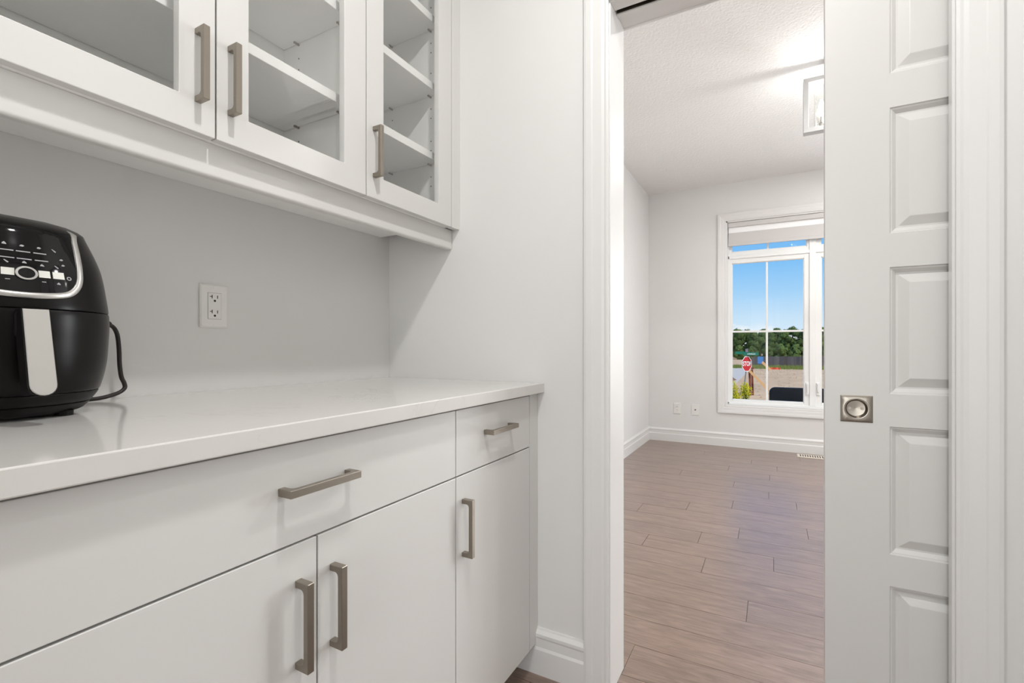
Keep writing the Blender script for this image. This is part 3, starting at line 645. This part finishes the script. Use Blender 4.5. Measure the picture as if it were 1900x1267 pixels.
# silver trim: flat band following the outline
ringsT = []
for i, (a, b_) in enumerate(od):
    i0, i1 = max(i - 1, 0), min(i + 1, len(od) - 1)
    da = (od[i1][0] - od[i0][0]) * 0.00235; db = od[i1][1] - od[i0][1]; l_ = math.hypot(da, db); na, nb = -db / l_, da / l_
    w2 = 0.0052
    row = []
    for s_, off in ((-1, -0.0005), (-1, 0.0022), (-0.6, 0.0036), (0, 0.0041), (0.6, 0.0036), (1, 0.0022), (1, -0.0005)):
        row.append(surf(a + na * w2 * s_ / 0.00235, b_ + nb * w2 * s_, off))
    ringsT.append(row)
MB().loft(ringsT).build('silver_trim', 'silver', af, smooth=True)
def patch(th0, th1, z0, z1, off0, off1, name, m, parent, rnd=0.0):
    nx = 6; P = []
    pts = [(th0 + (th1 - th0) * i / nx, z0) for i in range(nx + 1)] + [(th1 - (th1 - th0) * i / nx, z1) for i in range(nx + 1)]
    return MB().loft([[surf(a, b_, off0) for a, b_ in pts], [surf(a, b_, off1) for a, b_ in pts]]).build(name, m, parent)
for a, b_ in ((5.6, 11.4), (12.9, 19.3), (-11.4, -5.6), (-19.3, -12.9)): patch(a, b_, .2306, .2440, 0.0005, 0.0022, 'button', 'button', pn)
# dial: ring and black centre
def disc(th, z, r0, r1, off0, off1, name, m, parent, n_=28):
    P = lambda r, off: [surf(th + math.degrees(r * math.cos(2 * PI * k / n_) / crad(z)), z + r * math.sin(2 * PI * k / n_) * 1.06, off) for k in range(n_)]
    if r0: return MB().loft([P(r1, off0), P(r1, off1), P(r0, off1), P(r0, off0)], False).build(name, m, parent, smooth=False)
    return MB().loft([P(r1, off0), P(r1, off1)]).build(name, m, parent)
disc(-.3, .2368, 0.0092, 0.0120, 0.0005, 0.0045, 'dial_ring', 'silver', pn)
disc(-.3, .2368, 0, 0.0092, 0.0005, 0.0035, 'dial_knob', 'panel', pn)
disc(22.6, .2335, 0.0020, 0.0036, 0.0008, 0.0012, 'power_icon', 'icon', pn, 16)
for th in (-17.4, -8.7, -.4, 8.4):
    for z in (.2755, .2627): patch(th - 3.6, th + 3.6, z - .0009, z + .0009, 0.0008, 0.0012, 'display_bar', 'icon', pn)
def glyph(th, z, kind):
    mb = MB(); s_ = 0.0028
    shapes = {0: [(-1, -.3), (.2, -.5), (1, .1), (.3, .7), (-.6, .5)], 1: [(-1, .9), (-.5, 1), (1, -.4), (.5, -1), (0, -.5)], 2: [(-.9, -.5), (.9, -.6), (.7, .2), (0, 1), (-.7, .3)], 3: [(-.9, -.25), (.9, -.25), (.9, .25), (-.9, .25)]}[kind]
    f_ = lambda off: [surf(th + math.degrees(u * s_ / crad(z)), z + v * s_, off) for u, v in shapes]
    MB().loft([f_(0.0008), f_(0.0012)]).build('printed_icon', 'icon', pn)
for th, z, k in ((8.6, .2846, 0), (17.4, .283, 1), (-.6, .285, 0), (-9.5, .286, 2), (8.1, .254, 2), (16.1, .2535, 1), (-.6, .2564, 2), (-9, .2555, 1), (-17.4, .283, 0), (-16.5, .2535, 2), (8, .2224, 3), (15.8, .221, 2), (-8.6, .2225, 3), (20.5, .268, 0), (20.6, .258, 0)): glyph(th, z, k)
# handle: tilted plate with a rounded foot on a black grip
def hy(z): return -0.3385 - (0.168 - z) / (0.168 - 0.044) * 0.031
hp = [(-.0142, .168), (.0142, .168)] + [(.0148 * math.cos(k / 10 * PI), .0592 - .0150 * math.sin(k / 10 * PI)) for k in range(11)]
def hring(off, k=1.0, zc=.112): return [(AX + x * k, hy(z) + off, AZ + zc + (z - zc) * (1 + (k - 1) * .25)) for x, z in hp]
hn = MB().loft([hring(0.034, 1.0), hring(0.004, 1.10), hring(0.0012, 1.10), hring(0.0002, 1.02)]).build('handle_grip', 'blackm', bk, 0.0006, 1)
MB().loft([hring(0.001), hring(-0.0010), hring(-0.0018, .94)]).build('handle_plate', 'handle', bk)
MB().box(AX - 0.016, AX + 0.016, AY - 0.150, AY - 0.120, AZ + 0.128, AZ + 0.168).build('handle_mount', 'blackm', bk, 0.004)
# power cord
cp = [(-0.905, -0.060, 1.078), (-0.8885, -0.047, 1.0735), (-0.878, -0.040, 1.066), (-0.871, -0.036, 1.050), (-0.868, -0.035, 1.020), (-0.867, -0.035, 0.990), (-0.864, -0.035, 0.963), (-0.859, -0.036, 0.948), (-0.859, -0.038, 0.938), (-0.868, -0.040, 0.930), (-0.885, -0.042, 0.924), (-0.912, -0.044, 0.9195), (-0.95, -0.035, 0.9188), (-1.02, -0.022, 0.9188), (-1.12, -0.020, 0.9188), (-1.25, -0.03, 0.9188)]
def smooth3(pts, k=5):
    pts = [Vector(p) for p in pts]; r = []
    for i in range(len(pts) - 1):
        p0, p1, p2, p3 = pts[max(i - 1, 0)], pts[i], pts[i + 1], pts[min(i + 2, len(pts) - 1)]
        for j in range(k):
            t_ = j / k; r.append(0.5 * (2 * p1 + (p2 - p0) * t_ + (2 * p0 - 5 * p1 + 4 * p2 - p3) * t_**2 + (-p0 + 3 * p1 - 3 * p2 + p3) * t_**3))
    return r + [pts[-1]]
MB().box(-1.0, -0.985, -0.068, -0.05, 1.06, 1.09).build('cord_mount', 'blackm', af, 0.003)
MB().tube(smooth3([(-0.985, -0.060, 1.078)] + cp), 0.0042, 10).build('power_cord', 'cord', af, smooth=True)

# ================================================================== OUTDOORS
GZ = -0.93
struct(box(-60, 320, -160, 160, GZ - 0.3, GZ).build('ground', 'soil'), 'bare pale brown soil of the lot outside the window', 'ground')
struct(box(22, 47, 0.42, 14, GZ, GZ + 0.02).build('road', 'road'), 'pale grey road left of the soil, outside the window', 'road')
struct(box(16.4, 17.6, -8, 8, GZ, GZ + 0.04).build('sidewalk', 'pave'), 'pale concrete sidewalk strip in front of the soil lot', 'sidewalk')
struct(box(XF + 0.17, 6.9, -3.4, 0.5, -0.43, -0.30).build('porch_slab', 'deck'), 'concrete porch slab below the far window', 'porch')
# grass strip (tufts) at the foot of the silt fence
mb = MB()
for i in range(8400):
    x = random.uniform(46.5, 52.0); y = random.uniform(-20, 9); h = random.uniform(0.10, 0.32); w_ = 0.03; dx = random.uniform(-.1, .1); dy = random.uniform(-.1, .1)
    mb.add([(x, y - w_, GZ), (x, y + w_, GZ), (x + dx, y + dy, GZ + h)], [(0, 1, 2)])
tag(mb.build('grass', 'grass'), 'green and yellow grass strip in front of the grey silt fence', 'grass', kind='stuff')
mb = MB()
for i in range(420):
    x = random.uniform(19, 44); y = random.uniform(-9, 0.3); s_ = random.uniform(0.02, 0.06)
    mb.add([(x - s_, y - s_, GZ), (x + s_, y - s_, GZ), (x + s_, y + s_, GZ), (x - s_, y + s_, GZ), (x, y, GZ + s_ * 1.1)], [(0, 1, 4), (1, 2, 4), (2, 3, 4), (3, 0, 4)])
tag(mb.build('soil_clods', mat('brown_clods', rgb(178, 154, 126), 0.95, spec=0.03, var=0.2)), 'brown clods scattered over the bare soil lot', 'clods', kind='stuff')
# mound on the road edge
mb = MB(); n_ = 20
mb.loft([[(29.5 + 1.2 * r * math.cos(2 * PI * k / n_) * (1 + .15 * math.sin(3 * k)), 1.35 + .8 * r * math.sin(2 * PI * k / n_), GZ + 0.02 + h) for k in range(n_)] for r, h in ((1, 0), (.8, .12), (.45, .3), (.1, .36))])
tag(mb.build('soil_mound', mat('mound_soil', rgb(140, 108, 90), 0.95, spec=0.03, var=0.2, scale=3), smooth=True), 'low brown soil mound on the pale road', 'mound')

# silt fence
sf = thing('silt_fence', 'long grey silt fence across the lot in front of the trees', 'fence', (54, -4, GZ))
def fence_x(y): return 54 + 0.12 * (y - .6)
prev = 0.6; i = 0; top = 0.93
while prev > -20:
    nxt = prev - 1.5; t0, t1 = top, 0.95 + 0.02 * (0.6 - nxt) + random.uniform(-.05, .05); top = t1
    row = []
    for k in range(7):
        y = prev + (nxt - prev) * k / 6; row.append((y, fence_x(y) + 0.04 * math.sin(k * 1.7 + i), GZ + t0 + (t1 - t0) * k / 6 - 0.05 * math.sin(PI * k / 6)))
    P0 = [(x, y, GZ) for y, x, z in row] + [(x, y, z) for y, x, z in reversed(row)]; P1 = [(x + .012, y, z) for x, y, z in P0]
    MB().loft([P0, P1]).build('cloth_panel', 'fence', sf)
    box(fence_x(prev) - .06, fence_x(prev) - .02, prev - .02, prev + .02, GZ, GZ + t0 + .12).build('stake', 'stake', sf)
    prev = nxt; i += 1

# trees: trunk and leafy crown
def tree(x, y, h, rw, label, nm='tree', grp='trees beyond the silt fence'):
    t = thing(nm, label, nm, (x, y, GZ), grp)
    MB().tube([(x, y, GZ), (x + .05, y, GZ + h * .4), (x - .05, y + .05, GZ + h * .8)], [h * .035, h * .028, h * .01], 8).build('trunk', 'trunk', t, smooth=True)
    mb = MB(); blobs = []
    for k in range(15):
        a = random.uniform(0, 2 * PI); q_ = random.random() ** .5; zz_ = random.uniform(.10, .86); ww = math.sin(PI * min(1, (zz_ + .12))) * .9 + .15
        blobs.append((x + rw * q_ * ww * math.cos(a) * .8, y + rw * q_ * ww * math.sin(a) * .8, GZ + h * zz_, rw * random.uniform(.34, .55)))
    blobs.append((x, y, GZ + h * .86, rw * .34))
    for bx_, by_, bz_, br in blobs:
        for k in range(130):
            d = Vector((random.gauss(0, 1), random.gauss(0, 1), random.gauss(0, 1))).normalized(); p = Vector((bx_, by_, bz_)) + d * br * random.uniform(.72, 1.06)
            if p.z < GZ + .05: continue
            s_ = random.uniform(.10, .19); u = d.cross(Vector((random.gauss(0, 1), random.gauss(0, 1), random.gauss(0, 1)))).normalized(); v = (d.cross(u) + d * random.uniform(-.5, .5)).normalized()
            mb.add([p - u * s_, p - v * s_ * .6, p + u * s_, p + v * s_ * .6], [(0, 1, 2, 3)])
        # inner mass keeps the crown opaque
        for ring_i in range(1):
            rr = br * .78; rings_ = []
            for iz in range(1, 5):
                ph = PI * iz / 5; rings_.append([(bx_ + rr * math.sin(ph) * math.cos(2 * PI * k / 8), by_ + rr * math.sin(ph) * math.sin(2 * PI * k / 8), bz_ + rr * math.cos(ph)) for k in range(8)])
            mb.loft(rings_)
    mb.build('crown', 'leaf', t)
ORD = ['first', 'second', 'third', 'fourth', 'fifth', 'sixth', 'seventh', 'eighth', 'ninth', 'tenth', 'eleventh', 'twelfth', 'thirteenth', 'fourteenth', 'fifteenth']
for i in range(13):
    tree(86 + random.uniform(-.6, .6), 5.6 - 2.2 * i + random.uniform(-.2, .2), random.uniform(4.5, 5.1), 1.35, ORD[i] + ' tree from the left in the front row beyond the silt fence')
for i in range(13):
    tree(92 + random.uniform(-.6, .6), 4.6 - 2.2 * i + random.uniform(-.3, .3), random.uniform(5.2, 5.75), 1.65, ORD[i] + ' tree from the left in the taller back row beyond the silt fence')

for i in range(15):
    tree(81 + random.uniform(-.5, .5), 5.2 - 1.9 * i + random.uniform(-.2, .2), random.uniform(1.9, 2.5), 1.05, ORD[i] + ' low shrub from the left at the foot of the tree row', 'shrub', 'low shrubs in front of the trees')

def text_mesh(txt, size, name, m, parent, place, bold=0.0):
    cu = bpy.data.curves.new(name, 'FONT'); cu.body = txt; cu.size = size; cu.align_x = 'CENTER'; cu.align_y = 'CENTER'; cu.offset = bold
    tmp = bpy.data.objects.new('tmp_text', cu); C.objects.link(tmp); bpy.context.view_layer.update()
    me = bpy.data.meshes.new_from_object(tmp.evaluated_get(bpy.context.evaluated_depsgraph_get())); bpy.data.objects.remove(tmp)
    for v in me.vertices: v.co = Vector(place(v.co.x, v.co.y)) - ORG[parent.name]
    return link(name, me, m, parent)
# stop sign, turned well away from the window
SX, SY, SZ = 19.78, -0.39, 0.354
ss = thing('stop_sign', 'red octagonal stop sign with green street name blades on a thin post', 'street sign', (SX, SY, GZ))
ca, sa = math.cos(math.radians(58)), math.sin(math.radians(58))
def sp(u, v, d=0.0):      # u across the sign, v up, d toward the viewer side
    return (SX + u * sa - d * ca, SY - u * ca - d * sa, SZ + v)
def octo(r): return [(r * math.cos(PI / 8 + k * PI / 4) / math.cos(PI / 8), r * math.sin(PI / 8 + k * PI / 4) / math.cos(PI / 8)) for k in range(8)]
bd_ = MB().loft([[sp(u, v, -.004) for u, v in octo(.30)], [sp(u, v, .004) for u, v in octo(.30)]]).build('octagon_plate', 'white', ss)
MB().loft([[sp(u, v, .004) for u, v in octo(.275)], [sp(u, v, .006) for u, v in octo(.275)]]).build('red_face', 'red', bd_)
text_mesh('STOP', 0.25, 'stop_lettering', 'white', bd_, lambda x, y: sp(x * .86, y, .009), 0.006)
MB().tube([(SX + .03, SY + .13, GZ), (SX + .03, SY + .02, SZ - .2), (SX + .03, SY, SZ + .56)], .022, 8).build('post', 'spost', ss)
g1 = MB().box(SX - .02, SX - .005, SY - .42, SY + .12, SZ + .34, SZ + .46).build('name_blade', 'green', ss, 0.004)
g2 = MB().box(SX + .005, SX + .02, SY - .10, SY + .42, SZ + .38, SZ + .49).build('name_blade', 'green', ss, 0.004)
lm = MB(); y = SY - .02
for i_ in range(9):
    wl = random.uniform(.012, .028); lm.box(SX - .023, SX - .0195, y - wl, y, SZ + .375, SZ + random.choice((.41, .425))); y -= wl + .012
lm.build('faded_lettering', 'white', g1)
MB().box(SX - .03, SX + .03, SY - .05, SY + .05, SZ + .46, SZ + .60).build('blade_bracket', 'spost', ss, 0.004)
# timber posts and brace behind the sign
def board(name, p0, p1, w_, th, m, parent):
    p0, p1 = Vector(p0), Vector(p1); d = (p1 - p0).normalized(); a = Vector((1, 0, 0)); b_ = d.cross(a).normalized()
    R = lambda p: [p + a * th + b_ * w_, p - a * th + b_ * w_, p - a * th - b_ * w_, p + a * th - b_ * w_]
    return MB().loft([R(p0), R(p1)]).build(name, m, parent)
br = thing('timber_brace', 'pale timber board leaning on two rust brown posts beside the stop sign', 'brace', (20.2, -.55, GZ))
board('post', (20.2, -.50, GZ), (20.2, -.47, .10), .038, .04, 'post', br)
board('post', (20.32, -.585, GZ), (20.32, -.56, .12), .038, .04, 'post', br)
board('brace_board', (20.1, -1.13, -.66), (20.1, -.46, .08), .045, .02, 'lumber', br)
bs = thing('blue_marker_sign', 'small blue marker sign on a dark post by the silt fence', 'sign', (45.5, -.35, GZ))
box(45.47, 45.53, -.40, -.36, GZ, GZ + .55).build('post', 'stake', bs); box(45.45, 45.47, -.60, -.16, GZ + .50, GZ + 1.12).build('panel', 'blue', bs)
bb = thing('timber_board', 'short pale timber board leaning by the blue marker sign', 'board', (44.4, -.8, GZ))
board('board', (44.4, -1.18, GZ + .05), (44.4, -.55, GZ + .72), .05, .03, 'lumber', bb); board('board', (44.6, -1.08, GZ + .03), (44.6, -.50, GZ + .62), .05, .03, 'lumber', bb)
for ya, yb, lbl in ((-1.15, -1.9, 'strip of orange netting on the ground right of the blue marker sign'), (.15, .75, 'strip of orange netting on the ground by the stop sign')):
    mb = MB(); rows = [(ya + (yb - ya) * k / 10, GZ + .16 + .06 * math.sin(k * 2.1)) for k in range(11)]
    P0 = [(46.0 + .05 * math.sin(k), y_, GZ) for k, (y_, z_) in enumerate(rows)] + [(46.0 + .05 * math.sin(k), y_, z_) for k, (y_, z_) in reversed(list(enumerate(rows)))]
    tag(MB().loft([P0, [(x + .02, y_, z_) for x, y_, z_ in P0]]).build('orange_netting', 'orange'), lbl, 'netting')
# goldenrod in front
def goldenrod(x, y, h, n_st, spread, label):
    t = thing('goldenrod', label, 'plant', (x, y, GZ), 'goldenrod by the window')
    st = MB(); lf = MB(); fl_ = MB()
    for s_ in range(n_st):
        a = random.uniform(0, 2 * PI); q_ = spread * random.random() ** .5; bx_, by_ = x + q_ * math.cos(a) * .5, y + q_ * math.sin(a) * .5
        tx, ty_ = x + q_ * math.cos(a), y + q_ * math.sin(a); hh = h * random.uniform(.72, 1.0)
        b0, b1 = Vector((bx_, by_, GZ)), Vector((tx, ty_, GZ + hh)); st.tube([b0, (b0 + b1) / 2 + Vector((.01, .01, 0)), b1], [.006, .005, .003], 5)
        for k in range(26):
            f_ = random.uniform(.12, .86); p = b0.lerp(b1, f_); az = random.uniform(0, 2 * PI); d = Vector((math.cos(az), math.sin(az), random.uniform(.1, .7))).normalized(); l_ = random.uniform(.07, .13); u = d.cross(Vector((0, 0, 1))).normalized() * .012
            lf.add([p, p + d * l_ * .5 + u, p + d * l_, p + d * l_ * .5 - u], [(0, 1, 2, 3)])
        for k in range(36):
            f_ = random.uniform(.74, 1.03); p = b0.lerp(b1, f_); az = random.uniform(0, 2 * PI); q2 = .07 * (1.1 - f_) / .3 + .012; p = p + Vector((math.cos(az) * q2, math.sin(az) * q2, random.uniform(-.01, .02))); r_ = .012
            fl_.add([p + Vector((r_, 0, 0)), p + Vector((0, r_, 0)), p - Vector((r_, 0, 0)), p - Vector((0, r_, 0)), p + Vector((0, 0, r_)), p - Vector((0, 0, r_))], [(0, 1, 4), (1, 2, 4), (2, 3, 4), (3, 0, 4), (1, 0, 5), (2, 1, 5), (3, 2, 5), (0, 3, 5)])
    st.build('stems', 'leafy', t); lf.build('leaves', 'leafy', t); fl_.build('flowers', 'flower', t)
goldenrod(12.0, -.40, 1.08, 14, .11, 'yellow flowering goldenrod at the left edge of the far window')
goldenrod(12.0, -.67, 1.06, 14, .12, 'yellow flowering goldenrod below the stop sign')
goldenrod(11.6, -.52, .80, 9, .14, 'shorter goldenrod between the two taller ones')
# patio seat on the porch, seen from behind
pc = thing('patio_seat', 'black woven patio seat with rounded back outside the far window', 'patio seat', (5.8, -1.72, -0.30))
def rrect(y0, y1, z0, z1, r):
    P = []
    for cy, cz, a0 in ((y1 - r, z1 - r, 0), (y0 + r, z1 - r, PI / 2)):
        for k in range(7): a = a0 + k / 6 * PI / 2; P.append((cy + r * math.cos(a), cz + r * math.sin(a)))
    return P + [(y0, z0), (y1, z0)]
BPF = rrect(-2.20, -1.243, -.02, .525, .07)
MB().prism(BPF, lambda y, z, t: (t + .12 * (z + .02) * -1 * .25, y, z), 5.42, 5.50).build('backrest', 'wicker', pc, 0.012, 3, smooth=True)
MB().box(5.50, 6.08, -2.16, -1.283, -.02, .09).build('seat', 'wicker', pc, 0.015, 3)
for ya, yb in ((-1.243, -1.283), (-2.16, -2.20)): MB().box(5.49, 6.08, ya, yb, -.02, .28).build('arm', 'wicker', pc, 0.012, 3)
for x in (5.46, 6.04):
    for y in (-1.28, -2.16): MB().box(x - .025, x + .025, y - .025, y + .025, -.30, -.015).build('leg', 'wicker', pc, 0.004)

for o in list(bpy.data.objects):
    if o.get('label') == 'x': del o['label']
    if o.get('category') == 'x': del o['category']
